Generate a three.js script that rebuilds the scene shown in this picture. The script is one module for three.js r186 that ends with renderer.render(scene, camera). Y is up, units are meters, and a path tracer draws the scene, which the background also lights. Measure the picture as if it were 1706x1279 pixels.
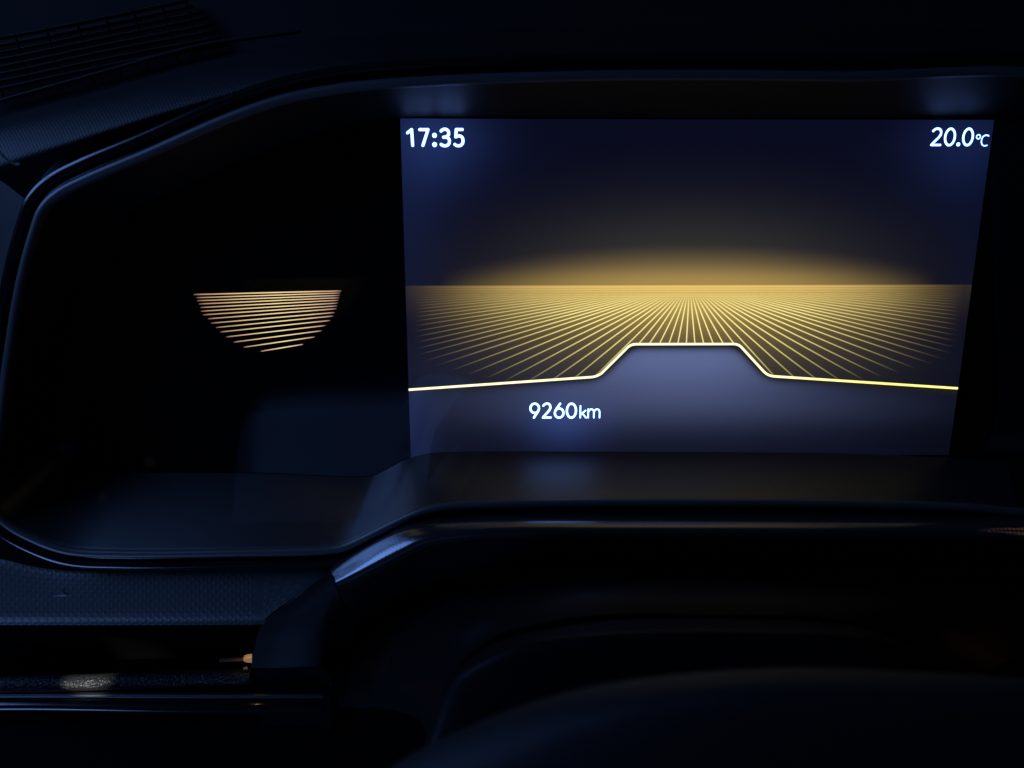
import * as THREE from 'three';
import { RoundedBoxGeometry } from 'three/addons/geometries/RoundedBoxGeometry.js';
import { RectAreaLightUniformsLib } from 'three/addons/lights/RectAreaLightUniformsLib.js';
import { mergeGeometries } from 'three/addons/utils/BufferGeometryUtils.js';
import { ImprovedNoise } from 'three/addons/math/ImprovedNoise.js';

// ------------------------------------------------------------------ camera, light, exposure
// Shapes are measured in millimetres in the plane of the instrument display (x right, y up, z towards the driver);
// the whole dashboard leans back by LEAN in the car, and the middle of the display is HEIGHT above the car floor.
const LEAN = THREE.MathUtils.degToRad(-20), HEIGHT = 0.86;
const toCar = new THREE.Matrix4().makeTranslation(0, HEIGHT, 0).multiply(new THREE.Matrix4().makeRotationX(LEAN));
const scene = new THREE.Scene();
scene.background = new THREE.Color(0x000000);
const camera = new THREE.PerspectiveCamera(53.02, 4 / 3, 0.01, 20);
camera.rotation.set(-0.2288, -0.0204, 0, 'YXZ');
camera.position.set(-0.0598, 0.0275, 0.2365);
camera.updateMatrix();
{
  const m = toCar.clone().multiply(camera.matrix), q = new THREE.Quaternion();
  m.decompose(camera.position, q, camera.scale);
  camera.quaternion.copy(q);
}
camera.focus = 0.245;
camera.userData.fStop = 11;
const renderer = new THREE.WebGLRenderer({ antialias: true });
renderer.setSize(1024, 768);
renderer.toneMapping = THREE.LinearToneMapping;
renderer.toneMappingExposure = 1;
renderer.shadowMap.enabled = true;
RectAreaLightUniformsLib.init();

// dusk through the driver's side window, on the left
const DUSK = [0.17, 0.36, 1.0], DUSK_LEVEL = 7.0, WINDOW_AT = [-600, 310, 250], WINDOW_SIZE = [420, 300];
// the blue light strip along the driver's door
const DOOR_AT = [-405, -322, 225], DOOR_SIZE = [260, 110], DOOR_LEVEL = 8.0;
// the small orange display of the heater, on the right outside the frame
const TOUCH_LEVEL = 0.03, TOUCH_AT = [330, -35, 42], TOUCH_SIZE = [70, 40];
const LCD_FILL = 0.02, LAMP_LEVEL = 0.12;

// ------------------------------------------------------------------ helpers
const MM = 0.001;
const V = (p) => new THREE.Vector3(p[0], p[1], p[2]);
const counts = {};
const numbered = (name) => { const n = (counts[name] = (counts[name] ?? -1) + 1); return n ? `${name}_${String(n).padStart(3, '0')}` : name; };
function thing(name, label, category, pivot, group) {
  const o = new THREE.Group();
  o.name = numbered(name);
  o.userData = { label, category };
  if (group) o.userData.group = group;
  o.basis = pivot;
  o.position.copy(V(pivot).multiplyScalar(MM).applyMatrix4(toCar));
  o.rotation.x = LEAN;
  scene.add(o);
  return o;
}
// geometry in millimetres of the display's plane becomes a part of a thing
function part(name, geometry, material, owner, extra) {
  const m = new THREE.Mesh(geometry, material);
  m.name = name;
  let root = owner;
  while (!root.basis) root = root.parent;
  geometry.translate(-root.basis[0], -root.basis[1], -root.basis[2]).scale(MM, MM, MM);
  m.castShadow = m.receiveShadow = true;
  if (extra) Object.assign(m.userData, extra);
  owner.add(m);
  return m;
}
// rows of points (all of one length) -> smooth surface, uv in metres
function grid(rows) {
  const nv = rows.length, nu = rows[0].length, pos = [], uv = [], idx = [];
  let v = 0;
  const mid = nu >> 1;
  for (let j = 0; j < nv; j++) {
    if (j) v += rows[j][mid].distanceTo(rows[j - 1][mid]);
    let u = 0;
    for (let i = 0; i < nu; i++) {
      if (i) u += rows[mid % nv][i].distanceTo(rows[mid % nv][i - 1]);
      pos.push(...rows[j][i].toArray());
      uv.push(u * MM, v * MM);
    }
  }
  for (let j = 0; j < nv - 1; j++) for (let i = 0; i < nu - 1; i++) {
    const a = j * nu + i, b = a + 1, c = a + nu, d = c + 1;
    idx.push(a, c, b, b, c, d);
  }
  const g = new THREE.BufferGeometry();
  g.setAttribute('position', new THREE.Float32BufferAttribute(pos, 3));
  g.setAttribute('uv', new THREE.Float32BufferAttribute(uv, 2));
  g.setIndex(idx);
  g.computeVertexNormals();
  return g;
}
const curve = (pts, n, closed = false, tension) => new THREE.CatmullRomCurve3(pts.map((p) => (p.isVector3 ? p : V(p))), closed, tension === undefined ? 'centripetal' : 'catmullrom', tension).getSpacedPoints(n);
const byIndex = (pts, n, closed = false) => new THREE.CatmullRomCurve3(pts.map(V), closed, 'centripetal').getPoints(n);
// surface through several curves; nv steps between neighbours, straight or smooth across
function loft(curves, nu = 80, nv = 6, smooth = true) {
  const cs = curves.map((c) => curve(c, nu)), rows = [];
  const cols = cs[0].map((_, i) => {
    const line = cs.map((c) => c[i]);
    if (!smooth || line.length < 3) { const out = []; for (let k = 0; k < line.length - 1; k++) for (let s = 0; s < nv; s++) out.push(line[k].clone().lerp(line[k + 1], s / nv)); out.push(line.at(-1)); return out; }
    return new THREE.CatmullRomCurve3(line, false, 'centripetal').getPoints(nv * (line.length - 1));
  });
  for (let j = 0; j < cols[0].length; j++) rows.push(cols.map((c) => c[j]));
  return grid(rows);
}
// bar of rounded section along a curve; ry across the bar in y, rz in z
function bar(pts, ry, rz = ry, n = 60, sides = 14, taper = 0) {
  const line = curve(pts, n), rows = [];
  for (let k = 0; k <= sides; k++) {
    const a = (k / sides) * Math.PI * 2;
    rows.push(line.map((p, i) => { const f = 1 - taper * Math.abs((2 * i) / n - 1) ** 3; return new THREE.Vector3(p.x, p.y + Math.cos(a) * ry * f, p.z + Math.sin(a) * rz * f); }));
  }
  return grid(rows);
}
function prism(pts, z0, z1, bevel = 0) {
  const s = new THREE.Shape(pts.map((p) => new THREE.Vector2(p.x ?? p[0], p.y ?? p[1])));
  const g = new THREE.ExtrudeGeometry(s, { depth: z1 - z0 - 2 * bevel, bevelEnabled: bevel > 0, bevelSize: bevel, bevelThickness: bevel, bevelSegments: 3, bevelOffset: -bevel });
  g.translate(0, 0, z0 + bevel);
  const uv = g.attributes.uv; // metres
  for (let i = 0; i < uv.count; i++) uv.setXY(i, uv.getX(i) * MM, uv.getY(i) * MM);
  return g;
}
const rbox = (cx, cy, cz, w, h, d, r) => new RoundedBoxGeometry(w, h, d, 3, r).translate(cx, cy, cz);

// ------------------------------------------------------------------ materials
const noise = new ImprovedNoise();
function heights(size, f) {
  const data = new Uint8Array(size * size * 4);
  for (let y = 0; y < size; y++) for (let x = 0; x < size; x++) {
    const v = Math.max(0, Math.min(255, f(x / size, y / size) * 255)), i = (y * size + x) * 4;
    data[i] = data[i + 1] = data[i + 2] = v; data[i + 3] = 255;
  }
  const t = new THREE.DataTexture(data, size, size);
  t.wrapS = t.wrapT = THREE.RepeatWrapping;
  t.magFilter = t.minFilter = THREE.LinearFilter;
  t.needsUpdate = true;
  return t;
}
const tiled = (t, metres, turn = 0) => { const c = t.clone(); c.repeat.set(1 / metres, 1 / metres); c.rotation = turn; c.needsUpdate = true; return c; };
const periodic = (x, y, n, z) => { // tileable noise
  const a = x * Math.PI * 2, b = y * Math.PI * 2, r = n / (Math.PI * 2);
  return noise.noise(Math.cos(a) * r + 7, Math.sin(a) * r + Math.cos(b) * r, Math.sin(b) * r + z);
};
const fineGrain = heights(256, (x, y) => 0.5 + 0.35 * periodic(x, y, 26, 3) + 0.3 * periodic(x, y, 60, 9));
const dots = heights(128, (x, y) => { // staggered round dots, two rows to a tile
  let h = 0;
  for (const [cx, cy] of [[0.25, 0.25], [0.75, 0.75]]) { const dx = Math.abs(x - cx), dy = Math.abs(y - cy), r = Math.hypot(Math.min(dx, 1 - dx), Math.min(dy, 1 - dy)); h = Math.max(h, 1 - Math.min(1, Math.max(0, (r - 0.1) / 0.12))); }
  return h;
});
const weave = heights(128, (x, y) => 0.5 + 0.5 * Math.sin((x + y) * Math.PI * 2) * Math.sin((x - y) * Math.PI * 2));
const M = {};
const std = (color, roughness, extra = {}) => new THREE.MeshPhysicalMaterial({ color: new THREE.Color().setRGB(...[].concat(color).length === 3 ? color : [color, color, color]), roughness, ...extra });
M.glass = std(0.004, 0.08, { ior: 2.2 });
M.shelf = std(0.008, 0.4, { bumpMap: tiled(fineGrain, 0.012), bumpScale: 0.00002, ior: 1.75 });
M.wall = std(0.0015, 0.55, { specularIntensity: 0.5, bumpMap: tiled(fineGrain, 0.012), bumpScale: 0.00003 });
M.rim = std(0.04, 0.4);
M.pad = std(0.004, 0.9, { bumpMap: tiled(fineGrain, 0.008), bumpScale: 0.00008, specularIntensity: 0.3 });
M.slat = std(0.008, 0.55, { specularIntensity: 0.3 });
M.shroud = std(0.003, 0.5, { bumpMap: tiled(fineGrain, 0.01), bumpScale: 0.00004, specularIntensity: 0.14 });
M.cover = std(0.004, 0.6, { bumpMap: tiled(fineGrain, 0.01), bumpScale: 0.00004, specularIntensity: 0.18 });
M.gloss = std(0.006, 0.16);
M.satin = std(0.016, 0.42, { bumpMap: tiled(fineGrain, 0.01), bumpScale: 0.00004 });
M.matt = std(0.006, 0.75, { bumpMap: tiled(fineGrain, 0.008), bumpScale: 0.00008 });
M.brow = std(0.008, 0.5, { bumpMap: tiled(weave, 0.0016, 0.5), bumpScale: 0.00004, specularIntensity: 0.4 });
M.trim = std(0.035, 0.5, { bumpMap: tiled(dots, 0.0025), bumpScale: 0.00006 });
M.trimSmooth = std(0.035, 0.46, { bumpMap: tiled(fineGrain, 0.008), bumpScale: 0.00003 });
M.face = std(0.0006, 0.8, { specularIntensity: 0.04 });
M.black = std(0.002, 0.9, { specularIntensity: 0.1 });
M.grainGloss = std(0.012, 0.3, { specularIntensity: 0.35, bumpMap: tiled(fineGrain, 0.02), bumpScale: 0.0005 });
M.lip = std(0.016, 0.21, { ior: 1.9, bumpMap: tiled(dots, 0.0012), bumpScale: 0.000008 });
M.gridGrain = std(0.05, 0.3, { bumpMap: tiled(weave, 0.0032), bumpScale: 0.0003 });
M.hub = std(0.008, 0.65, { specularIntensity: 0.5, bumpMap: tiled(fineGrain, 0.01), bumpScale: 0.0001 });
M.sideDark = std(0.012, 0.6, { bumpMap: tiled(fineGrain, 0.008), bumpScale: 0.00003, specularIntensity: 0.6 });
M.frame = std(0.02, 0.5);

// ------------------------------------------------------------------ what the display shows, as light given off (linear)
const LCD_W = 175, LCD_H = 103.8;
function displayPicture() {
  const W = 2048, H = 1216, S = W / LCD_W;
  const layer = () => { const c = document.createElement('canvas'); c.width = W; c.height = H; const g = c.getContext('2d'); g.scale(S, S); g.lineCap = 'round'; g.lineJoin = 'round'; g.strokeStyle = g.fillStyle = '#fff'; return g; };
  const read = (g) => g.getImageData(0, 0, W, H).data;
  // writing, by strokes, in boxes x, y, w, h
  const text = layer();
  const glyph = {
    1: (g) => { g.moveTo(0.08, 0.2); g.lineTo(0.72, 0.0); g.lineTo(0.82, 1); },
    7: (g) => { g.moveTo(0.0, 0.0); g.lineTo(1, 0.0); g.lineTo(0.34, 1); },
    3: (g) => { g.moveTo(0.02, 0.1); g.bezierCurveTo(0.25, -0.07, 0.93, -0.08, 0.93, 0.23); g.bezierCurveTo(0.93, 0.42, 0.62, 0.48, 0.3, 0.48); g.moveTo(0.3, 0.48); g.bezierCurveTo(0.72, 0.46, 1, 0.52, 1, 0.72); g.bezierCurveTo(1, 1.06, 0.3, 1.08, 0, 0.93); },
    5: (g) => { g.moveTo(0.93, 0.0); g.lineTo(0.2, 0.0); g.lineTo(0.13, 0.46); g.bezierCurveTo(0.5, 0.34, 1, 0.38, 1, 0.7); g.bezierCurveTo(1, 1.06, 0.3, 1.08, 0, 0.93); },
    2: (g) => { g.moveTo(0.05, 0.14); g.bezierCurveTo(0.3, -0.08, 0.95, -0.08, 0.95, 0.27); g.bezierCurveTo(0.95, 0.5, 0.4, 0.7, 0.02, 1); g.lineTo(1, 1); },
    0: (g) => { g.ellipse(0.5, 0.5, 0.5, 0.5, 0, 0, Math.PI * 2); },
    9: (g) => { g.ellipse(0.5, 0.33, 0.5, 0.33, 0, 0, Math.PI * 2); g.moveTo(0.97, 0.44); g.bezierCurveTo(0.88, 0.62, 0.6, 0.8, 0.42, 1); },
    6: (g) => { g.ellipse(0.5, 0.67, 0.5, 0.33, 0, 0, Math.PI * 2); g.moveTo(0.03, 0.56); g.bezierCurveTo(0.12, 0.38, 0.4, 0.2, 0.6, 0.0); },
    C: (g) => { g.moveTo(1, 0.08); g.bezierCurveTo(0.5, -0.1, 0, 0.1, 0, 0.5); g.bezierCurveTo(0, 0.9, 0.4, 1.1, 0.92, 0.95); },
    k: (g) => { g.moveTo(0, -0.02); g.lineTo(0, 1); g.moveTo(0.9, 0.38); g.lineTo(0.02, 0.74); g.moveTo(0.34, 0.62); g.lineTo(1, 1); },
    m: (g) => { g.moveTo(0, 0); g.lineTo(0, 1); g.moveTo(0, 0.4); g.bezierCurveTo(0.05, -0.12, 0.5, -0.12, 0.5, 0.4); g.lineTo(0.5, 1); g.moveTo(0.5, 0.4); g.bezierCurveTo(0.55, -0.12, 1, -0.12, 1, 0.4); g.lineTo(1, 1); },
  };
  const write = (ch, x, y, w, h, s) => { // s: stroke width in mm; the box is the outside of the strokes
    text.beginPath();
    if (ch === '.') { text.arc(x + w / 2, y + h / 2, Math.max(w, h) / 2, 0, Math.PI * 2); text.fill(); return; }
    text.save();
    text.translate(x + s / 2, y + s / 2);
    text.scale(w - s, h - s);
    glyph[ch](text);
    text.restore();
    text.lineWidth = s;
    text.stroke();
  };
  const clock = 0.74, temp = 0.56, unit = 0.27, dist = 0.62, unit2 = 0.42;
  write('1', 1.48, 2.68, 2.63, 5.16, clock); write('7', 5.20, 2.67, 3.16, 5.16, clock);
  write('.', 9.19, 4.04, 1.30, 1.21, clock); write('.', 9.16, 6.61, 1.30, 1.23, clock);
  write('3', 11.35, 2.63, 3.20, 5.23, clock); write('5', 15.36, 2.62, 3.17, 5.23, clock);
  write('2', 156.77, 2.25, 3.28, 5.14, temp); write('0', 160.70, 2.24, 3.46, 5.21, temp); write('.', 164.64, 6.42, 1.07, 1.03, temp); write('0', 166.15, 2.23, 3.39, 5.21, temp);
  write('0', 170.26, 4.06, 1.41, 1.43, unit * 0.85); write('C', 171.88, 4.13, 2.28, 3.35, unit);
  write('9', 38.07, 85.65, 3.33, 5.22, dist); write('2', 42.05, 85.67, 3.10, 5.18, dist); write('6', 45.84, 85.69, 3.37, 5.23, dist); write('0', 49.67, 85.71, 3.53, 5.23, dist);
  write('k', 54.08, 86.64, 2.26, 4.24, unit2); write('m', 56.59, 87.64, 4.07, 3.26, unit2);
  // rays that run to the vanishing point
  const vx = 87.05, vy = 47.88, rays = layer();
  const slope = [0, 14.2, 28.9, 44.6, 61.4, 79, 97, 117, 138, 161, 186, 211, 240, 271, 306, 340, 379, 418, 464, 515, 575, 650, 735, 830, 945, 1085, 1237, 1420, 1640, 1900, 2230, 2650, 3200, 4000];
  rays.lineCap = 'butt';
  slope.forEach((s, k) => {
    for (const side of k ? [-1, 1] : [1]) {
      const dx = (side * s) / 100, d1 = 34, w = 0.37 / Math.hypot(1, dx * 0.16);
      rays.beginPath();
      rays.moveTo(vx + dx * 3.4 + 0.05, vy + 3.4);
      rays.lineTo(vx + dx * d1, vy + d1);
      rays.lineWidth = Math.max(0.26, w);
      rays.stroke();
    }
  });
  // the bright road edge
  const road = layer(), path = (g) => {
    g.beginPath();
    g.moveTo(-30, 83.2); g.lineTo(57.2, 77.42); g.quadraticCurveTo(59.6, 77.26, 61.0, 75.9); g.lineTo(68.7, 67.9); g.quadraticCurveTo(69.7, 66.9, 71.3, 66.9);
    g.lineTo(101.8, 66.96); g.quadraticCurveTo(103.6, 66.96, 104.7, 68.2); g.lineTo(112.1, 75.8); g.quadraticCurveTo(113.5, 77.2, 115.6, 77.42); g.lineTo(230, 85.5);
  };
  path(road); road.lineWidth = 0.72; road.lineCap = 'butt'; road.stroke();
  const below = layer();
  path(below); below.lineTo(230, 130); below.lineTo(-30, 130); below.closePath(); below.fill();
  // distance under the road edge, by a soft copy
  const soft = layer();
  soft.filter = 'blur(26px)';
  path(soft); soft.lineTo(230, 130); soft.lineTo(-30, 130); soft.closePath(); soft.fill();
  const [T, R, E, B, F] = [text, rays, road, below, soft].map(read);
  const lin = (c) => c.map((x) => { x /= 255; return x <= 0.04045 ? x / 12.92 : ((x + 0.055) / 1.055) ** 2.4; });
  const step = THREE.MathUtils.smoothstep, ex = (x, y, rx, ry, p = 2) => Math.exp(-(Math.abs(x / rx) ** p + Math.abs(y / ry) ** p));
  const C = { night: lin([12, 15, 37]), amber: lin([236, 200, 108]), dome: lin([172, 142, 80]), dim: lin([59, 56, 43]), ray: lin([255, 240, 152]).map((c) => c * 1.1), edge: lin([255, 250, 205]), blue: lin([102, 115, 162]), haloBlue: lin([35, 55, 113]), white: [1, 1, 1], lower: lin([17, 20, 38]), green: lin([252, 246, 140]) };
  const out = new Float32Array(W * H * 4), px = [0, 0, 0];
  const add = (c, k) => { px[0] += c[0] * k; px[1] += c[1] * k; px[2] += c[2] * k; };
  const mix = (c, k) => { for (let i = 0; i < 3; i++) px[i] += (c[i] - px[i]) * k; };
  for (let j = 0; j < H; j++) for (let i = 0; i < W; i++) {
    const x = (i + 0.5) / S, y = (j + 0.5) / S, o = (j * W + i) * 4, q = o, dx = x - vx, row = 0.5 + 0.5 * Math.sin((y / 0.74) * Math.PI * 2);
    px[0] = px[1] = px[2] = 0;
    const horizon = 48.5;
    if (!B[q + 3] ) {
      add(C.night, 0.72 * (1 - 0.45 * step(x, 150, 175)));
      const side = Math.exp(-((Math.abs(dx) / 57) ** 3.2));
      if (y < horizon) {
        const top = 41.6 + 6.6 * (Math.abs(dx) / 74) ** 2.4, a = step(y, top - 6, top + 6);
        add(C.dim, Math.exp(-(((y - horizon) / 20) ** 2)) * Math.exp(-((dx / 52) ** 2)) * 0.95);
        mix(C.dome, a * Math.max(0, 1 - (Math.abs(dx) / 77) ** 2) * (0.62 + 0.38 * step(y, 41, 48)) * (0.9 + 0.1 * row) * (0.75 + 0.25 * side));
      } else {
        const d = y - horizon, r = Math.hypot(dx / 98, d / 30), base = Math.exp(-((Math.abs(dx) / 66) ** 4.5)) * (0.98 * Math.exp(-((d / 8.5) ** 1.25)) + 0.17 * Math.exp(-((d / 21) ** 2.4)) * Math.exp(-((dx / 40) ** 2)));
        const low = Math.exp(-((Math.abs(dx) / 82) ** 4)) * Math.exp(-((d / 5) ** 1.3)) * 0.035;
        const bands = 0.14 + 0.16 * Math.exp(-d / 3);
        add(C.amber, (base + low * step(x, 1.4, 4.5) * step(x, 173.6, 170.5)) * (1 - bands + bands * row));
        add(C.dim, 0.5 * step(y, 58, 74) * Math.exp(-((dx / 60) ** 2)));
        add(C.lower, 0.5 * step(y, 58, 76) * (dx < 0 ? 1 : 0.3));
        const ray = R[q + 3] / 255, fade = Math.max(0, 1 - (Math.max(0, r - 0.42) / 0.74) ** 1.1) * step(d, 0.6, 9);
        const far = step(Math.abs(dx), 30, 88);
        mix([C.ray[0] * (1 - 0.72 * far), C.ray[1] * (1 - 0.76 * far), C.ray[2] * (1 - 0.68 * far)], ray * Math.min(1, fade * 1.05) * (1 - 0.4 * step(Math.abs(dx), 62, 86)) * (1 - 0.7 * step(Math.abs(dx), 58, 84) * Math.exp(-d / 6)) * step(x, 1.8, 8) * (1 - step(x, 167, 173.2)));
      }
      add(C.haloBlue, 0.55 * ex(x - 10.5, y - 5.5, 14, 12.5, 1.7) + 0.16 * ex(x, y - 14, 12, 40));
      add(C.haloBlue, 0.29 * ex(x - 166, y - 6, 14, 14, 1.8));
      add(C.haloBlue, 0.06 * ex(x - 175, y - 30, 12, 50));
    } else {
      add(C.lower, 0.85 - 0.35 * step(x, 130, 175));
      const dist = F[q + 3] / 255, under = step(dist, 0.6, 1);
      add(C.blue, 0.83 * under * Math.exp(-((Math.abs(dx) / (x < vx ? 52 : 41)) ** 2.2)) * Math.exp(-((Math.max(0, y - 69) / 16.5) ** 2)) * (0.97 + 0.03 * row));
      add(C.blue, 0.1 * under * Math.exp(-(((y - 87) / 7) ** 2)) * Math.exp(-((dx / 80) ** 4)));
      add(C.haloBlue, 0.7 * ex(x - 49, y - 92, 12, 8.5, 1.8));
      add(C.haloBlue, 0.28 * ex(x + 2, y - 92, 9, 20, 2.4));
      add(C.dim, 0.25 * (1 - under));
    }
    // the glow of the strip itself, then the strip and the writing
    const e = E[q + 3] / 255, g = step(x, 100, 150);
    mix([C.edge[0] * 1.6, (C.edge[1] * (1 - g) + C.green[1] * g) * 1.6, (C.edge[2] * (1 - g) + C.green[2] * g) * 1.45], e);
    mix([1.5, 3.0, 9.0], T[q + 3] / 255);
    const t = ((H - 1 - j) * W + i) * 4;
    out[t] = px[0]; out[t + 1] = px[1]; out[t + 2] = px[2]; out[t + 3] = 1;
  }
  const t = new THREE.DataTexture(out, W, H, THREE.RGBAFormat, THREE.FloatType);
  t.magFilter = t.minFilter = THREE.LinearFilter;
  t.needsUpdate = true;
  return t;
}

// ------------------------------------------------------------------ hood and bezel round the display
// inner edge of the trim rim (22 mm before the display) and, point by point, the edge of the display panel
const RIM = [[89.5,58.8,22],[31.4,59.3,22],[-16.4,59.5,22],[-48.0,58.9,22],[-70.1,58.1,22],[-88.9,57.0,22],[-101.5,55.7,22],[-115.8,53.0,22],[-130.2,48.3,22],[-151.5,39.6,22],[-168.1,33.1,22],[-175.9,29.4,22],[-180.2,25.8,22],[-183.6,19.4,22],[-189.3,5.2,22],[-195.5,-15.0,22],[-201.1,-36.0,22],[-205.2,-50.5,22],[-206.1,-58.3,22],[-203.7,-62.8,22],[-196.4,-67.9,22],[-187.2,-71.6,22],[-172.3,-72.7,22],[-136.7,-72.7,22],[-112.6,-72.3,22],[-106.6,-71.4,22],[-100.8,-68.9,22],[-89.9,-63.3,22],[-82.7,-60.1,22],[-75.5,-58.6,22],[-64.9,-58.0,22],[-29.2,-57.7,22],[42.9,-58.6,22],[79.5,-59.9,22],[108.9,-60.9,22],[116.0,-52.9,22],[108.6,4.5,22],[98.2,51.2,22]];
const PANEL = [[100.6,52.0,0.5],[41.6,52.2,0.5],[-11.6,52.3,0.5],[-46.8,52.4,0.5],[-69.5,52.3,0.5],[-88.7,52.0,0.5],[-100.9,50.3,0.5],[-115.0,46.6,0.5],[-129.3,41.9,0.5],[-151.1,32.8,0.5],[-167.6,25.9,0.5],[-175.3,20.7,0.5],[-180.3,15.4,0.5],[-183.9,8.3,0.5],[-189.4,-4.4,0.5],[-194.9,-21.2,0.5],[-198.8,-36.6,0.5],[-200.5,-46.4,0.5],[-199.8,-51.4,0.5],[-196.4,-54.4,0.5],[-188.1,-55.7,0.5],[-178.6,-56.0,0.5],[-165.3,-56.1,0.5],[-134.7,-56.7,0.5],[-106.9,-58.1,0.5],[-100.5,-57.8,0.5],[-96.2,-56.0,0.5],[-89.9,-52.6,0.5],[-85.6,-51.0,0.5],[-80.2,-50.0,0.5],[-67.1,-49.7,0.5],[-26.5,-50.0,0.5],[51.6,-51.1,0.5],[88.3,-52.6,0.5],[117.2,-53.4,0.5],[122.4,-48.5,0.5],[116.0,2.3,0.5],[106.5,48.8,0.5]];
const LOOP_N = 720;
const rimLoop = byIndex(RIM, LOOP_N, true), panelLoop = byIndex(PANEL, LOOP_N, true);
const outward = rimLoop.map((p, i) => { // in the plane of the loop
  const a = rimLoop[(i + LOOP_N - 5) % LOOP_N], b = rimLoop[(i + 5) % LOOP_N], t = b.clone().sub(a).normalize();
  return new THREE.Vector3(-t.y, t.x, 0);
});
if (outward[Math.round(LOOP_N * 0.03)].y < 0) outward.forEach((n) => n.negate());
for (let k = 0; k < 3; k++) outward.map((n, i) => n.clone().add(outward[(i + LOOP_N - 1) % LOOP_N]).add(outward[(i + 1) % LOOP_N]).normalize()).forEach((n, i) => { outward[i].copy(n); });
const sweep = (profile) => grid(profile.map(([u, z]) => rimLoop.map((p, i) => new THREE.Vector3(p.x, p.y, 0).addScaledVector(outward[i], u).setZ(z))));
const arc = (cu, cz, ru, rz, a0, a1, n) => Array.from({ length: n + 1 }, (_, k) => { const a = THREE.MathUtils.degToRad(a0 + ((a1 - a0) * k) / n); return [cu + Math.cos(a) * ru, cz + Math.sin(a) * rz]; });
const hood = thing('cluster_hood', 'black hood and bezel framing the lit digital instrument display', 'dashboard hood', [-45, -80, 20]);
{
  // recess between panel and rim: the shelf under the display is a part of its own
  const isShelf = (i) => panelLoop[i].y < -47 && panelLoop[i].x < 108;
  const first = rimLoop.findIndex((_, i) => isShelf(i)), last = LOOP_N - [...rimLoop].reverse().findIndex((_, i) => isShelf(LOOP_N - i));
  const wall = (from, to) => {
    const rows = [], n = 10;
    for (let k = 0; k <= n; k++) rows.push(rimLoop.slice(from, to + 1).map((p, i) => panelLoop[from + i].clone().lerp(new THREE.Vector3(p.x, p.y, 21.6), k / n)));
    return grid(rows);
  };
  const a = first, b = Math.min(last, LOOP_N);
  part('shelf', wall(a, b), M.shelf, hood);
  part('recess_wall', mergeGeometries([wall(0, a), wall(b, LOOP_N)]), M.wall, hood);
  part('trim_ring', sweep([[0, 21.4], ...arc(1.25, 22, 1.25, 1.1, 180, 0, 12), [2.6, 20.6]]), M.rim, hood);
  part('bezel', sweep([[2.6, 20.7], [3.0, 20.3], [3.5, 20.2], [4.2, 20.2]]), M.gloss, hood);
  part('outer_bead', sweep([[4.2, 20.2], ...arc(5.6, 20.8, 1.35, 1.0, 175, 0, 14), [6.9, 18.5]]), M.gloss, hood);
  part('shoulder', sweep([[6.9, 18.6], [8.2, 15.5], [10, 10], [14, 4]]), M.matt, hood);
}
// brow over the bezel, with a woven grain, and the seam at its left end
part('brow', loft([[[-199.9,34.4,19],[-193.2,36.5,19],[-189.0,38.0,19],[-169.2,44.1,19],[-145.8,51.0,19],[-119.3,57.8,19],[-106.0,60.9,19],[-93.0,62.1,19],[-70.1,63.5,19],[-32.0,64.2,19],[32.3,64.1,19],[94.1,63.5,19]], [[-198.7,35.5,20.5],[-192.1,37.5,20.5],[-187.9,39.0,20.5],[-168.3,45.0,20.5],[-145.1,51.9,20.5],[-118.8,58.7,20.5],[-105.6,61.7,20.5],[-92.7,62.9,20.5],[-70.0,64.3,20.5],[-32.2,65.0,20.5],[31.5,64.9,20.5],[92.9,64.3,20.5]], [[-200.9,44.8,15],[-194.1,46.7,15],[-171.7,52.3,15],[-136.5,61.2,15],[-106.5,67.0,15],[-79.9,68.9,15],[-31.6,70.6,15],[33.4,70.9,15],[95.9,70.2,15]], [[-206.0,49.1,6],[-199.0,51.3,6],[-175.8,57.1,6],[-139.3,66.4,6],[-108.2,72.4,6],[-80.6,74.3,6],[-30.6,76.1,6],[36.8,76.4,6],[101.6,75.7,6]]], 140, 7), M.brow, hood);
part('seam', bar([[-189.8,42.8,25],[-187.8,39.5,25],[-185.4,37.9,25],[-184.0,37.9,25]], 0.35, 0.35, 20, 8), M.rim, hood);

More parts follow.
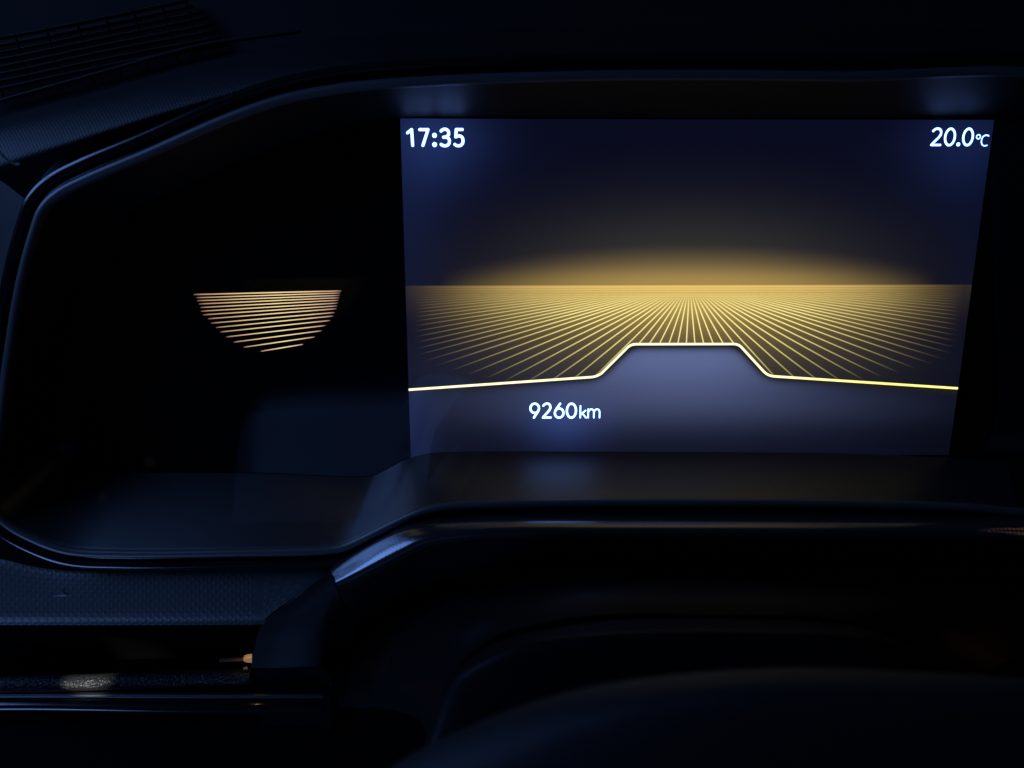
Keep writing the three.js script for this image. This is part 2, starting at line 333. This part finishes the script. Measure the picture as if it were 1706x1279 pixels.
// ------------------------------------------------------------------ the display
const display = thing('instrument_display', 'lit digital instrument display with amber light-ray picture, clock and odometer', 'instrument display', [0, -52, 0]);
part('cover_panel', prism(panelLoop.filter((_, i) => i % 3 === 0).map((p) => new THREE.Vector3(p.x * 1.02, p.y * 1.03 - (p.y < 0 ? 1 : -1), 0)), -6, 0), M.glass, display);
{
  const edge = new THREE.Shape(rimLoop.filter((_, i) => i % 3 === 0).map((p) => new THREE.Vector2(p.x, p.y)));
  part('cover_glass', new THREE.ShapeGeometry(edge).translate(0, 0, 21.2), new THREE.MeshPhysicalMaterial({ color: 0xffffff, roughness: 0, metalness: 0, transmission: 1, thickness: 0, ior: 1.5 }), display);
}
{
  const g = new THREE.PlaneGeometry(LCD_W, LCD_H).translate(0, 0, 0.25);
  part('screen', g, new THREE.MeshStandardMaterial({ color: 0x000000, roughness: 0.25, emissive: 0xffffff, emissiveIntensity: 1, emissiveMap: displayPicture() }), display);
  const lamp = new THREE.RectAreaLight(new THREE.Color().setRGB(1, 0.8, 0.55), LCD_FILL, LCD_W * MM, LCD_H * MM);
  lamp.name = 'screen_glow';
  lamp.position.copy(V([0, 52, 0.6]).multiplyScalar(MM));
  lamp.rotation.y = Math.PI; // area lights shine along their own -z
  display.add(lamp);
  // backlit stripes of the half-round ornament: left end, right end
  const ends = [[-152.09,0.86],[-106.95,1.87],[-151.32,-0.10],[-107.33,1.23],[-151.21,-1.03],[-107.53,0.50],[-150.74,-2.02],[-107.70,-0.20],[-150.32,-3.11],[-107.96,-0.97],[-150.30,-4.24],[-108.22,-1.84],[-149.80,-5.37],[-108.48,-2.71],[-148.37,-6.59],[-108.73,-3.57],[-147.54,-7.95],[-109.36,-4.74],[-146.16,-9.30],[-109.84,-5.83],[-144.99,-10.70],[-110.87,-7.19],[-143.30,-12.25],[-112.33,-8.75],[-141.15,-13.89],[-113.64,-10.38],[-138.24,-15.50],[-115.82,-12.30],[-133.14,-16.81],[-119.53,-14.59]];
  const ramp = document.createElement('canvas');
  ramp.width = 128; ramp.height = 4;
  const r2 = ramp.getContext('2d'), gr = r2.createLinearGradient(0, 0, 128, 0);
  [[0, '#6a4a38'], [0.05, '#b08a6a'], [0.3, '#e6c48e'], [0.55, '#ffe3a6'], [0.8, '#ecc998'], [0.96, '#c09a80'], [1, '#6a4a40']].forEach(([a, c]) => gr.addColorStop(a, c));
  r2.fillStyle = gr; r2.fillRect(0, 0, 128, 4);
  const map = new THREE.CanvasTexture(ramp);
  map.colorSpace = THREE.SRGBColorSpace;
  for (let k = 0; k < 15; k++) {
    const a = ends[2 * k], b = ends[2 * k + 1], dx = b[0] - a[0], dy = b[1] - a[1], n = Math.hypot(dx, dy), w = k ? 0.15 : 0.175;
    const px = (-dy / n) * w, py = (dx / n) * w, g = new THREE.BufferGeometry(), z0 = 0.02, z1 = 0.22;
    const c = [[a[0], a[1]], [a[0] + 0.4 * dx / n + px, a[1] + 0.4 * dy / n + py], [b[0] - 0.4 * dx / n + px, b[1] - 0.4 * dy / n + py], [b[0], b[1]], [b[0] - 0.4 * dx / n - px, b[1] - 0.4 * dy / n - py], [a[0] + 0.4 * dx / n - px, a[1] + 0.4 * dy / n - py]];
    const pos = [], uv = [], idx = [], us = [0, 0.01, 0.99, 1, 0.99, 0.01];
    for (const z of [z1, z0]) c.forEach(([x, y], i) => { pos.push(x, y, z); uv.push(us[i], 0.5); });
    for (let i = 1; i < 5; i++) idx.push(0, i + 1, i);
    for (let i = 0; i < 6; i++) { const j = (i + 1) % 6; idx.push(i, j, i + 6, j, j + 6, i + 6); }
    g.setAttribute('position', new THREE.Float32BufferAttribute(pos, 3));
    g.setAttribute('uv', new THREE.Float32BufferAttribute(uv, 2));
    g.setIndex(idx);
    g.computeVertexNormals();
    part(k ? `backlit_stripe_${String(k).padStart(3, '0')}` : 'backlit_stripe', g, k ? display.userData.stripe : (display.userData.stripe = new THREE.MeshStandardMaterial({ color: 0x000000, roughness: 0.4, emissive: 0xffffff, emissiveIntensity: 1, emissiveMap: map })), display);
  }
  delete display.userData.stripe;
}

// ------------------------------------------------------------------ top of the dashboard with the defroster grille
const top = thing('dashboard', 'dark soft dashboard behind and left of the display hood', 'dashboard', [-45, 80, -20]);
part('pad', loft([[[-210.1,48.5,5],[-199.7,50.9,5],[-176.3,56.8,5],[-139.7,66.1,5],[-108.4,72.1,5],[-80.7,74.1,5],[-30.4,75.8,5],[37.2,76.1,5],[104.1,75.5,5]], [[-214.8,52.2,-3],[-204.1,54.6,-3],[-180.0,60.6,-3],[-142.2,70.1,-3],[-110.0,76.1,-3],[-81.3,77.8,-3],[-29.5,79.9,-3],[40.4,80.2,-3],[109.4,79.6,-3]], [[-246.0,120.0,-60],[-229.4,121.9,-60],[-147.3,126.2,-60],[-23.2,128.9,-60],[60.6,129.5,-60],[156.1,130.1,-60]]], 80, 6), M.pad, top);
const grille = thing('defroster_grille', 'slatted air grille in the top left of the dashboard', 'air grille', [-190, 90, -10]);
part('frame_edge', bar([[-208.7,53.5,6],[-198.4,55.8,6],[-174.3,62.0,6],[-140.4,70.6,6],[-123.7,72.9,6],[-113.7,74.2,6]], 0.55, 1.0, 60, 10), M.slat, grille);
for (let k = 0; k < 8; k++) {
  const c = { 0: [[-210.6,58.0,2],[-200.3,59.5,2],[-169.2,65.7,2],[-136.4,71.5,2]], 1: [[-211.6,60.2,0],[-201.2,61.7,0],[-169.9,67.9,0],[-137.9,73.6,0]], 2: [[-213.2,62.8,-3],[-202.7,64.1,-3],[-171.1,70.4,-3],[-140.1,75.9,-3]], 3: [[-214.8,65.2,-6],[-204.2,66.5,-6],[-172.3,72.7,-6],[-142.4,78.1,-6]], 4: [[-216.4,67.6,-9],[-205.7,69.0,-9],[-173.4,75.2,-9],[-144.6,80.6,-9]], 5: [[-217.9,70.3,-12],[-207.2,71.5,-12],[-174.6,77.6,-12],[-147.3,82.8,-12]], 6: [[-219.5,72.9,-15],[-208.6,74.1,-15],[-175.8,80.1,-15],[-150.0,85.2,-15]], 7: [[-221.1,75.4,-18],[-210.1,76.7,-18],[-176.9,82.7,-18],[-152.7,87.5,-18]] }[k];
  part(k ? `slat_${String(k).padStart(3, '0')}` : 'slat', bar(c, 0.45, 1.4, 40, 8), M.slat, grille);
}
{
  const ribs = [[[-197.6,55.7,4],[-211.8,75.5,-17]], [[-189.7,57.3,4],[-204.1,77.2,-17]], [[-181.1,59.3,4],[-194.5,78.9,-17]], [[-172.1,61.1,4],[-185.3,80.6,-17]], [[-164.2,62.8,4],[-176.5,82.3,-17]], [[-156.4,64.4,4],[-168.1,84.0,-17]], [[-148.2,66.4,4],[-159.6,85.7,-17]], [[-141.3,67.9,4],[-152.3,87.1,-17]]];
  ribs.forEach((c, k) => part(k ? `rib_${String(k).padStart(3, '0')}` : 'rib', bar(c.map(([x, y, z]) => [x, y, z + 1.2]), 0.4, 0.7, 8, 6).scale(1, 1, 1), M.black, grille));
}

{
  // specks of dust on the shelf and on the panel
  const n = 90, dust = new THREE.InstancedMesh(new THREE.IcosahedronGeometry(0.09 * MM, 0), std(0.35, 0.9), n), m4 = new THREE.Matrix4();
  for (let k = 0; k < n; k++) {
    const i = Math.floor(Math.random() * LOOP_N), t = 0.1 + 0.8 * Math.random();
    const a = panelLoop[i], b = rimLoop[i], low = a.y < -40;
    const p = low ? new THREE.Vector3().lerpVectors(a, new THREE.Vector3(b.x, b.y, 21.6), t) : new THREE.Vector3(-180 + 85 * Math.random(), -40 + 70 * Math.random(), 0.05);
    if (low) p.y += 0.05;
    const sc = 0.5 + 1.1 * Math.random() ** 2;
    m4.makeScale(sc, sc * 0.7, sc).setPosition(p.sub(V(hood.basis)).multiplyScalar(MM));
    dust.setMatrixAt(k, m4);
  }
  dust.name = 'dust';
  dust.userData.kind = 'stuff';
  hood.add(dust);
}

// ------------------------------------------------------------------ left of the hood and below it
part('bulkhead', rbox(-20, -150, -32, 900, 424, 8, 2), M.black, top);
part('side_face', loft([[[-232.0,38.7,-2],[-236.4,13.6,-2],[-244.0,-19.6,-2],[-252.9,-59.0,-2],[-257.7,-86.2,-2]], [[-211.7,38.4,5],[-213.9,14.0,5],[-220.8,-18.3,5],[-230.6,-56.6,5],[-234.9,-83.0,5]], [[-198.5,34.2,11],[-201.4,14.3,11],[-206.1,-2.9,11],[-213.4,-24.4,11],[-221.6,-54.4,11],[-225.7,-80.2,11]], [[-190.8,29.3,14],[-193.4,17.8,14],[-197.9,0.9,14],[-206.1,-23.7,14],[-215.9,-53.4,14],[-219.9,-78.8,14]]], 60, 6), M.sideDark, top);

const trim = thing('decor_inlay', 'dotted dark dashboard inlay below the left end of the display', 'dashboard inlay', [-150, -95, 14]);
const trimRows = [[[-222.1,-77.6,14.5],[-213.2,-78.8,14.5],[-202.6,-81.6,14.5],[-193.6,-82.9,14.5],[-177.0,-82.8,14.5],[-158.5,-82.6,14.5],[-135.5,-82.3,14.5]], [[-221.7,-79.3,15.5],[-212.8,-80.4,15.5],[-202.1,-82.5,15.5],[-193.1,-83.6,15.5],[-176.6,-83.8,15.5],[-158.2,-83.7,15.5],[-135.3,-83.8,15.5]], [[-221.4,-87.8,18],[-212.4,-88.3,18],[-197.9,-89.1,18],[-176.1,-89.3,18],[-157.7,-89.3,18],[-134.9,-89.4,18]], [[-221.3,-95.8,20],[-212.3,-96.1,20],[-197.8,-96.3,20],[-175.9,-96.6,20],[-157.7,-96.8,20],[-134.9,-96.8,20]], [[-222.4,-98.4,19],[-213.3,-98.7,19],[-198.7,-98.9,19],[-176.7,-99.2,19],[-158.3,-99.4,19],[-135.4,-99.5,19]]];
const stripRows = [[[-135.5,-82.3,14.5],[-132.9,-82.3,14.5]], [[-135.3,-83.8,15.5],[-132.7,-83.8,15.5]], [[-134.9,-89.4,18],[-132.3,-89.4,18]], [[-134.9,-96.8,20],[-132.3,-96.9,20]], [[-135.4,-99.5,19],[-132.8,-99.3,19]]];
const cornerRows = [[[-132.9,-82.3,14.5],[-123.2,-82.2,14.5],[-111.6,-81.9,14.5]], [[-132.7,-83.8,15.5],[-123.0,-83.7,15.5],[-112.4,-83.4,15.5]], [[-132.3,-89.4,18],[-126.4,-89.3,18],[-120.5,-89.1,18]], [[-132.3,-96.9,20],[-131.8,-96.9,20],[-131.2,-96.7,20]], [[-132.8,-99.3,19],[-132.4,-99.3,19],[-132.0,-99.1,19]]];
part('panel', loft(trimRows, 120, 6), M.trim, trim);
part('smooth_strip', loft(stripRows, 6, 6), M.trimSmooth, trim);
part('corner_piece', loft(cornerRows, 30, 6), M.trim, trim);
part('edge_seam', bar([[-109.7,-80.2,20],[-120.4,-88.9,20],[-128.1,-94.9,20],[-132.6,-98.7,20]], 0.3, 0.4, 40, 8), M.rim, trim);
part('crease', loft([[[-196.9,-89.7,18],[-195.1,-88.5,18],[-193.4,-87.9,18]], [[-196.6,-89.8,18.22],[-194.6,-89.4,18.22],[-192.4,-89.2,18.22]], [[-197.0,-90.1,17.95],[-194.5,-90.4,17.95],[-190.5,-90.4,17.95]]], 16, 4), M.trimSmooth, trim);

const lower = thing('lower_fascia', 'glossy black fascia with horizontal bars under the dotted inlay', 'dashboard fascia', [-160, -140, 4]);
part('face', loft([[[-228.0,-101.1,14],[-179.4,-101.7,14],[-132.9,-101.6,14]], [[-243.7,-116.5,-6],[-190.5,-117.2,-6],[-141.0,-117.3,-6]], [[-257.2,-134.4,-22],[-200.1,-135.1,-22],[-140.3,-135.9,-22]], [[-260.0,-152.0,-22],[-202.2,-152.8,-22],[-121.2,-154.0,-22]], [[-242.5,-142.3,2],[-189.7,-143.1,2],[-107.6,-144.3,2]], [[-245.5,-169.3,4],[-191.9,-170.3,4],[-104.3,-171.8,4]]], 40, 6), M.face, lower);
part('grained_bar', bar([[-239.1,-129.4,4],[-211.2,-129.3,4],[-185.2,-128.7,4],[-142.9,-127.5,4]], 2.6, 3.0, 120, 24), M.grainGloss, lower);
part('dotted_bar', bar([[-239.0,-132.5,5],[-211.2,-132.9,5],[-167.2,-133.8,5],[-118.8,-134.5,5]], 0.9, 1.2, 80, 14), M.satin, lower);
part('gloss_bar', bar([[-234.9,-132.2,11],[-211.6,-132.5,11],[-164.8,-134.1,11],[-117.5,-134.8,11]], 2.0, 2.2, 80, 20), M.gloss, lower);

const marker = thing('indicator_light', 'small amber light at the right end of the glossy black lower fascia', 'indicator light', [-135, -112, 6]);
{
  const amber = (k) => new THREE.MeshStandardMaterial({ color: 0x100804, roughness: 0.5, emissive: new THREE.Color().setRGB(0.24 * k, 0.125 * k, 0.05 * k), emissiveIntensity: 1 });
  part('lens', loft([[[-144.3,-118.8,5.4],[-143.3,-118.4,5.4],[-141.7,-118.2,5.4]], [[-144.5,-119.5,6.2],[-143.2,-119.4,6.2],[-141.6,-119.4,6.2]], [[-144.5,-121.1,5.4],[-143.6,-121.4,5.4],[-142.0,-121.6,5.4]]], 10, 6), amber(1), marker);
  part('lens_001', loft([[[-144.7,-122.8,6],[-143.5,-122.5,6]], [[-144.7,-122.9,6.5],[-143.1,-122.9,6.5]], [[-144.7,-123.7,6],[-143.5,-123.7,6]]], 6, 4), amber(0.22), marker);
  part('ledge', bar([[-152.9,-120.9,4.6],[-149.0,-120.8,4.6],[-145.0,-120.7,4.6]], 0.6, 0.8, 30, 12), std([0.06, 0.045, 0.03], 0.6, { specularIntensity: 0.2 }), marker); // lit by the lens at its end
  const l = new THREE.PointLight(new THREE.Color().setRGB(1, 0.52, 0.22), 0.00004);
  const at = [[-143.3,-118.1,8.4]];
  l.position.copy(V(at[0]).sub(V(marker.basis)).multiplyScalar(MM));
  l.shadow.radius = 0.03; l.castShadow = true;
  l.name = 'indicator_glow';
  marker.add(l);
}

// ------------------------------------------------------------------ cover under the display, steering column, wheel hub
const cover = thing('lower_cowl', 'dark cowl with rounded, faintly yellow-lit top edge below the display shelf', 'dashboard cowl', [-30, -110, 25]);
part('top_edge', loft([[[-110.5,-80.0,22],[-108.4,-77.6,22],[-98.0,-71.3,22],[-88.5,-65.8,22],[-82.8,-64.3,22],[-71.7,-63.2,22],[-56.0,-62.4,22],[-29.1,-62.4,22],[52.5,-63.5,22],[115.1,-64.8,22]], [[-108.7,-77.6,27.5],[-107.2,-76.4,27.5],[-96.9,-69.5,27.5],[-87.5,-64.7,27.5],[-81.9,-63.2,27.5],[-70.4,-62.0,27.5],[-56.1,-61.6,27.5],[-29.8,-61.8,27.5],[49.8,-62.9,27.5],[110.9,-64.2,27.5]], [[-107.7,-77.7,29.6],[-105.8,-76.6,29.6],[-95.6,-70.0,29.6],[-86.2,-65.1,29.6],[-81.0,-63.6,29.6],[-69.9,-62.1,29.6],[-56.1,-61.6,29.6],[-30.1,-61.9,29.6],[48.8,-62.9,29.6],[109.4,-64.2,29.6]], [[-106.5,-78.0,32.4],[-104.2,-76.9,32.4],[-95.8,-72.4,32.4],[-88.1,-68.2,32.4],[-81.5,-65.0,32.4],[-69.8,-63.2,32.4],[-56.1,-62.6,32.4],[-30.4,-62.9,32.4],[47.6,-63.9,32.4],[107.5,-65.2,32.4]], [[-106.1,-79.0,33],[-103.1,-77.9,33],[-94.7,-73.5,33],[-87.0,-69.3,33],[-80.4,-66.0,33],[-69.5,-64.4,33],[-56.2,-63.8,33],[-30.5,-64.1,33],[47.4,-65.1,33],[107.2,-66.4,33]], [[-105.9,-80.7,32.6],[-102.2,-79.8,32.6],[-93.4,-75.0,32.6],[-86.1,-70.9,32.6],[-79.8,-67.5,32.6],[-69.2,-65.7,32.6],[-56.2,-65.1,32.6],[-30.4,-65.3,32.6],[47.8,-66.4,32.6],[107.7,-67.8,32.6]]], 160, 4), M.lip, cover);
part('face', loft([[[-105.9,-80.8,32.5],[-102.3,-79.8,32.5],[-93.4,-75.0,32.5],[-86.1,-71.0,32.5],[-79.8,-67.5,32.5],[-69.2,-65.8,32.5],[-56.2,-65.2,32.5],[-30.4,-65.4,32.5],[47.8,-66.5,32.5],[107.8,-67.8,32.5]], [[-102.5,-94.0,29],[-97.8,-87.2,29],[-84.3,-78.6,29],[-71.9,-74.9,29],[-56.1,-73.2,29],[-29.7,-72.5,29],[50.2,-73.3,29],[111.4,-73.9,29]], [[-102.3,-101.0,24],[-97.0,-92.2,24],[-84.9,-84.1,24],[-72.2,-80.5,24],[-56.0,-79.3,24],[-28.9,-78.6,24],[53.2,-78.6,24],[116.0,-78.9,24]], [[-103.9,-110.3,10],[-98.1,-100.9,10],[-85.9,-92.8,10],[-72.7,-88.9,10],[-55.8,-87.6,10],[-26.8,-86.9,10],[60.8,-86.9,10],[127.8,-87.2,10]]], 120, 6), M.cover, cover);
part('side_face', loft([[[-110.7,-80.5,21],[-120.1,-88.3,21],[-132.3,-98.3,21],[-135.3,-106.5,21],[-136.9,-113.2,21]], [[-108.0,-80.0,28],[-114.7,-86.6,28],[-122.3,-94.3,28],[-124.6,-102.3,28],[-125.8,-108.8,28]], [[-106.3,-82.3,31],[-109.2,-86.9,31],[-110.9,-92.7,31],[-112.2,-100.6,31],[-112.6,-107.0,31]], [[-102.1,-100.4,25],[-105.5,-103.4,25],[-107.8,-106.4,25],[-109.5,-111.6,25],[-110.6,-116.8,25]]], 40, 6), M.cover, cover);
part('under_face', loft([[[-137.3,-113.9,20],[-128.3,-114.0,20],[-115.4,-114.2,20],[-111.8,-120.2,20]], [[-140.5,-123.1,8],[-132.2,-123.6,8],[-118.6,-123.8,8],[-115.6,-130.6,8]], [[-142.5,-170.4,2],[-134.1,-170.5,2],[-121.5,-170.7,2],[-117.2,-170.8,2]]], 20, 6), M.black, cover);

const column = thing('steering_shroud', 'black rounded steering column shroud rising behind the wheel hub', 'steering shroud', [0, -130, 60]);
part('upper_shroud', loft([[[-114.8,-138.9,6],[-105.6,-115.2,6],[-89.2,-98.9,6],[-65.5,-92.3,6],[-26.2,-89.9,6],[33.1,-89.5,6],[93.2,-91.2,6],[133.9,-93.8,6]], [[-92.8,-114.6,40],[-85.3,-95.3,40],[-71.5,-82.3,40],[-54.6,-77.9,40],[-31.1,-75.7,40],[-5.8,-75.3,40],[36.9,-77.6,40],[75.4,-84.0,40],[102.0,-97.7,40]], [[-80.2,-103.8,60],[-73.6,-84.6,60],[-64.3,-74.5,60],[-52.1,-70.2,60],[-34.0,-67.5,60],[-11.2,-67.5,60],[27.3,-69.9,60],[52.8,-75.9,60],[73.3,-88.3,60]], [[-78.1,-102.9,66],[-71.7,-84.2,66],[-61.2,-73.5,66],[-49.4,-69.6,66],[-34.8,-67.4,66],[-12.7,-67.3,66],[24.6,-69.5,66],[46.3,-75.7,66],[64.7,-87.7,66]], [[-77.0,-101.5,70],[-70.6,-83.2,70],[-61.2,-73.9,70],[-49.6,-70.2,70],[-35.3,-68.1,70],[-13.6,-68.1,70],[22.9,-70.1,70],[42.8,-76.5,70],[60.7,-88.3,70]]], 90, 7), M.shroud, column);
part('collar', loft([[[-77.3,-106.4,66],[-70.2,-85.9,66],[-59.7,-76.7,66],[-46.4,-72.9,66],[-34.7,-70.8,66],[-12.5,-70.7,66],[25.0,-72.8,66],[43.7,-79.0,66],[62.1,-91.1,66]], [[-78.2,-98.6,80],[-70.8,-78.1,80],[-63.8,-72.0,80],[-55.7,-68.5,80],[-43.4,-66.8,80],[-25.8,-65.5,80],[-2.5,-65.8,80],[25.2,-68.0,80],[41.4,-74.9,80],[57.3,-87.8,80]], [[-77.5,-95.4,86],[-70.1,-75.5,86],[-62.4,-69.4,86],[-54.5,-66.0,86],[-42.7,-64.2,86],[-27.0,-63.1,86],[-4.6,-63.2,86],[22.1,-65.3,86],[37.6,-72.2,86],[51.6,-84.9,86]], [[-77.4,-98.4,88],[-69.0,-78.6,88],[-59.8,-71.4,88],[-50.7,-67.7,88],[-40.3,-65.8,88],[-27.4,-64.5,88],[-5.2,-64.5,88],[21.3,-66.9,88],[35.4,-74.1,88],[49.0,-84.9,88]], [[-78.3,-131.2,88],[-66.9,-123.0,88],[-57.2,-118.2,88],[-47.5,-115.0,88],[-36.5,-113.6,88],[-22.6,-113.1,88],[-1.7,-113.5,88],[19.5,-116.4,88],[34.0,-120.0,88],[49.0,-125.4,88]]], 90, 7), M.shroud, column);

const wheel = thing('steering_hub', 'blurred dark hub of the steering wheel at the bottom edge', 'steering wheel', [0, -110, 140]);
part('hub', loft([[[-89.6,-88.1,118],[-78.1,-72.9,118],[-64.1,-63.5,118],[-51.4,-58.6,118],[-38.4,-55.2,118],[-21.2,-53.3,118],[-6.8,-53.0,118],[15.2,-54.3,118],[33.0,-56.0,118],[47.1,-58.8,118]], [[-87.9,-72.1,132],[-76.8,-58.7,132],[-63.5,-51.0,132],[-52.4,-46.6,132],[-41.0,-43.9,132],[-25.8,-42.3,132],[-13.2,-42.0,132],[6.1,-43.0,132],[21.8,-44.3,132],[36.1,-47.1,132]], [[-84.1,-66.6,140],[-74.3,-53.2,140],[-62.4,-46.0,140],[-52.5,-41.8,140],[-42.2,-39.3,140],[-28.4,-37.7,140],[-16.7,-37.4,140],[1.2,-38.4,140],[15.7,-39.8,140],[29.0,-42.3,140]], [[-80.3,-66.9,146],[-69.0,-55.1,146],[-59.0,-47.5,146],[-50.1,-42.9,146],[-41.2,-39.9,146],[-29.9,-38.2,146],[-19.0,-38.0,146],[-2.0,-39.0,146],[11.4,-40.7,146],[24.5,-44.1,146]], [[-76.2,-85.6,150],[-65.9,-79.4,150],[-57.4,-75.4,150],[-49.1,-72.5,150],[-39.9,-70.7,150],[-29.1,-69.9,150],[-17.8,-70.2,150],[-0.2,-71.6,150],[13.8,-74.0,150],[27.4,-77.5,150]]], 90, 7), M.hub, wheel);

// ------------------------------------------------------------------ right end of the dashboard, lit by the touch screen
const strip = thing('accent_bar', 'thin grained accent bar catching orange light at the right edge', 'accent bar', [115, -66, 18]);
part('bar_face', loft([[[69.3,-57.8,46],[76.5,-58.5,43.4],[86.9,-60.1,39.7],[109.2,-63.2,32]], [[69.2,-58.0,46.3],[76.1,-58.9,44.2],[86.3,-60.8,40.8],[108.2,-64.4,33.5]], [[69.2,-58.1,46.5],[75.6,-59.2,45],[85.6,-61.7,42],[107.4,-65.9,35]]], 30, 4), M.gridGrain, strip);

// ------------------------------------------------------------------ what gives the light, outside the frame
function areaLight(owner, at, size, color, level, turnY, turnX = 0) {
  const l = new THREE.RectAreaLight(new THREE.Color().setRGB(...color), level, size[0] * MM, size[1] * MM);
  l.position.copy(V(at).sub(V(owner.basis)).multiplyScalar(MM));
  l.rotation.set(turnX, turnY, 0, 'YXZ');
  owner.add(l);
  return l;
}
const glass = thing('side_window', 'dusk-blue side window of the driver door left of the dashboard', 'car window', WINDOW_AT);
glass.userData.kind = 'thing';
{
  const [x, y, z] = WINDOW_AT, [w, h] = WINDOW_SIZE;
  const pane = new THREE.PlaneGeometry(w, h).rotateY(Math.PI / 2).translate(x, y, z);
  part('pane', pane, new THREE.MeshStandardMaterial({ color: 0x050608, roughness: 0.1, emissive: new THREE.Color().setRGB(...DUSK), emissiveIntensity: 0.1 }), glass);
  for (const s of [-1, 1]) {
    part('frame_bar', rbox(x, y + s * (h / 2 + 12), z, 20, 24, w + 48, 5), M.frame, glass);
    part('frame_post', rbox(x, y, z + s * (w / 2 + 12), 20, h, 24, 5), M.frame, glass);
  }
  areaLight(glass, [x + 6, y, z], [w, h], DUSK, DUSK_LEVEL, -Math.PI / 2).name = 'dusk_light';
}
const doorStrip = thing('door_light_strip', 'blue ambient light strip along the driver door below the window', 'light strip', DOOR_AT);
{
  const [x, y, z] = DOOR_AT, [w, h] = DOOR_SIZE, turn = Math.PI / 2 + 0.35;
  const put = (g) => g.rotateY(turn).translate(x, y, z);
  part('diffuser', put(new THREE.PlaneGeometry(w, h)), new THREE.MeshStandardMaterial({ color: 0x050608, roughness: 0.4, emissive: new THREE.Color().setRGB(...DUSK), emissiveIntensity: 0.2 }), doorStrip);
  for (const s of [-1, 1]) part('rail', put(rbox(0, s * (h / 2 + 5), 0, w + 20, 8, 12, 3)), M.frame, doorStrip);
  areaLight(doorStrip, [x + 6 * Math.sin(turn), y, z + 6 * Math.cos(turn)], [w, h], DUSK, DOOR_LEVEL, turn + Math.PI).name = 'door_strip_light';
}
// the driver's seat, of which the display's glass mirrors one bolster
const seat = thing('driver_seat', 'light grey fabric seat cushion with raised bolster behind the dashboard', 'car seat', [-150, -260, 420]);
{
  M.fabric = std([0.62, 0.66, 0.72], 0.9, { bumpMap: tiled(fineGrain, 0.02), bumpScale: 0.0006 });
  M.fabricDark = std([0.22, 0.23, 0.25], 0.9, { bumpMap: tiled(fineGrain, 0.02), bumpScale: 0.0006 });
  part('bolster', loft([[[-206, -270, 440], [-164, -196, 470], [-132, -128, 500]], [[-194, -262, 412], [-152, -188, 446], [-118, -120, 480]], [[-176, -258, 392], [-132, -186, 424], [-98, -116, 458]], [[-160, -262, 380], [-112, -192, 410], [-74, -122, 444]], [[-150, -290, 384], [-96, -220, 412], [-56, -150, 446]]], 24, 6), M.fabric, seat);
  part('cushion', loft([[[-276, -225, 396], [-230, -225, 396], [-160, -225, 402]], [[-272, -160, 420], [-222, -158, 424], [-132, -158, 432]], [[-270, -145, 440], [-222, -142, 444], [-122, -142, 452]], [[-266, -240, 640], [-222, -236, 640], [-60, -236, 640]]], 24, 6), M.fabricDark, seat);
}
const touch = thing('heater_display', 'small orange-lit heater display in the middle of the dashboard', 'heater display', TOUCH_AT);
{
  const [x, y, z] = TOUCH_AT, [w, h] = TOUCH_SIZE, turn = -0.9;
  part('casing', new RoundedBoxGeometry(w + 14, h + 14, 10, 3, 4).rotateY(turn).translate(x, y, z), M.gloss, touch);
  part('screen', new THREE.PlaneGeometry(w, h).translate(0, 0, 5.4).rotateY(turn).translate(x, y, z), new THREE.MeshStandardMaterial({ color: 0x000000, roughness: 0.2, emissive: new THREE.Color().setRGB(1, 0.5, 0.26), emissiveIntensity: 0.06 }), touch);
  const l = new THREE.SpotLight(new THREE.Color().setRGB(1, 0.5, 0.26), TOUCH_LEVEL, 0, 0.075, 0.6); // its louvre film sends the light to one side
  l.position.set(0, 0, 0).add(new THREE.Vector3(Math.sin(turn), 0, Math.cos(turn)).multiplyScalar(9 * MM));
  l.shadow.radius = 0.9; l.castShadow = true;
  l.target.position.copy(V([122, -66, 41]).sub(V(TOUCH_AT)).multiplyScalar(MM));
  l.name = 'heater_light';
  touch.add(l, l.target);
}
const lampAt = [-217, -86, 98];
const doorLamp = thing('door_lamp', 'small white reading light on the driver door outside the frame', 'lamp', lampAt);
{
  part('lens', new THREE.SphereGeometry(2, 16, 10).translate(...lampAt), new THREE.MeshStandardMaterial({ color: 0x222222, emissive: 0xffffff, emissiveIntensity: 0.02 }), doorLamp);
  const l = new THREE.SpotLight(new THREE.Color().setRGB(1, 1, 0.96), LAMP_LEVEL, 0, 0.1, 1);
  l.position.set(0, 0, 0);
  l.shadow.radius = 0.06; l.castShadow = true;
  l.name = 'door_light';
  l.target.position.copy(V([-197, -124.5, 4]).sub(V(lampAt)).multiplyScalar(MM));
  doorLamp.add(l, l.target);
}

renderer.render(scene, camera);
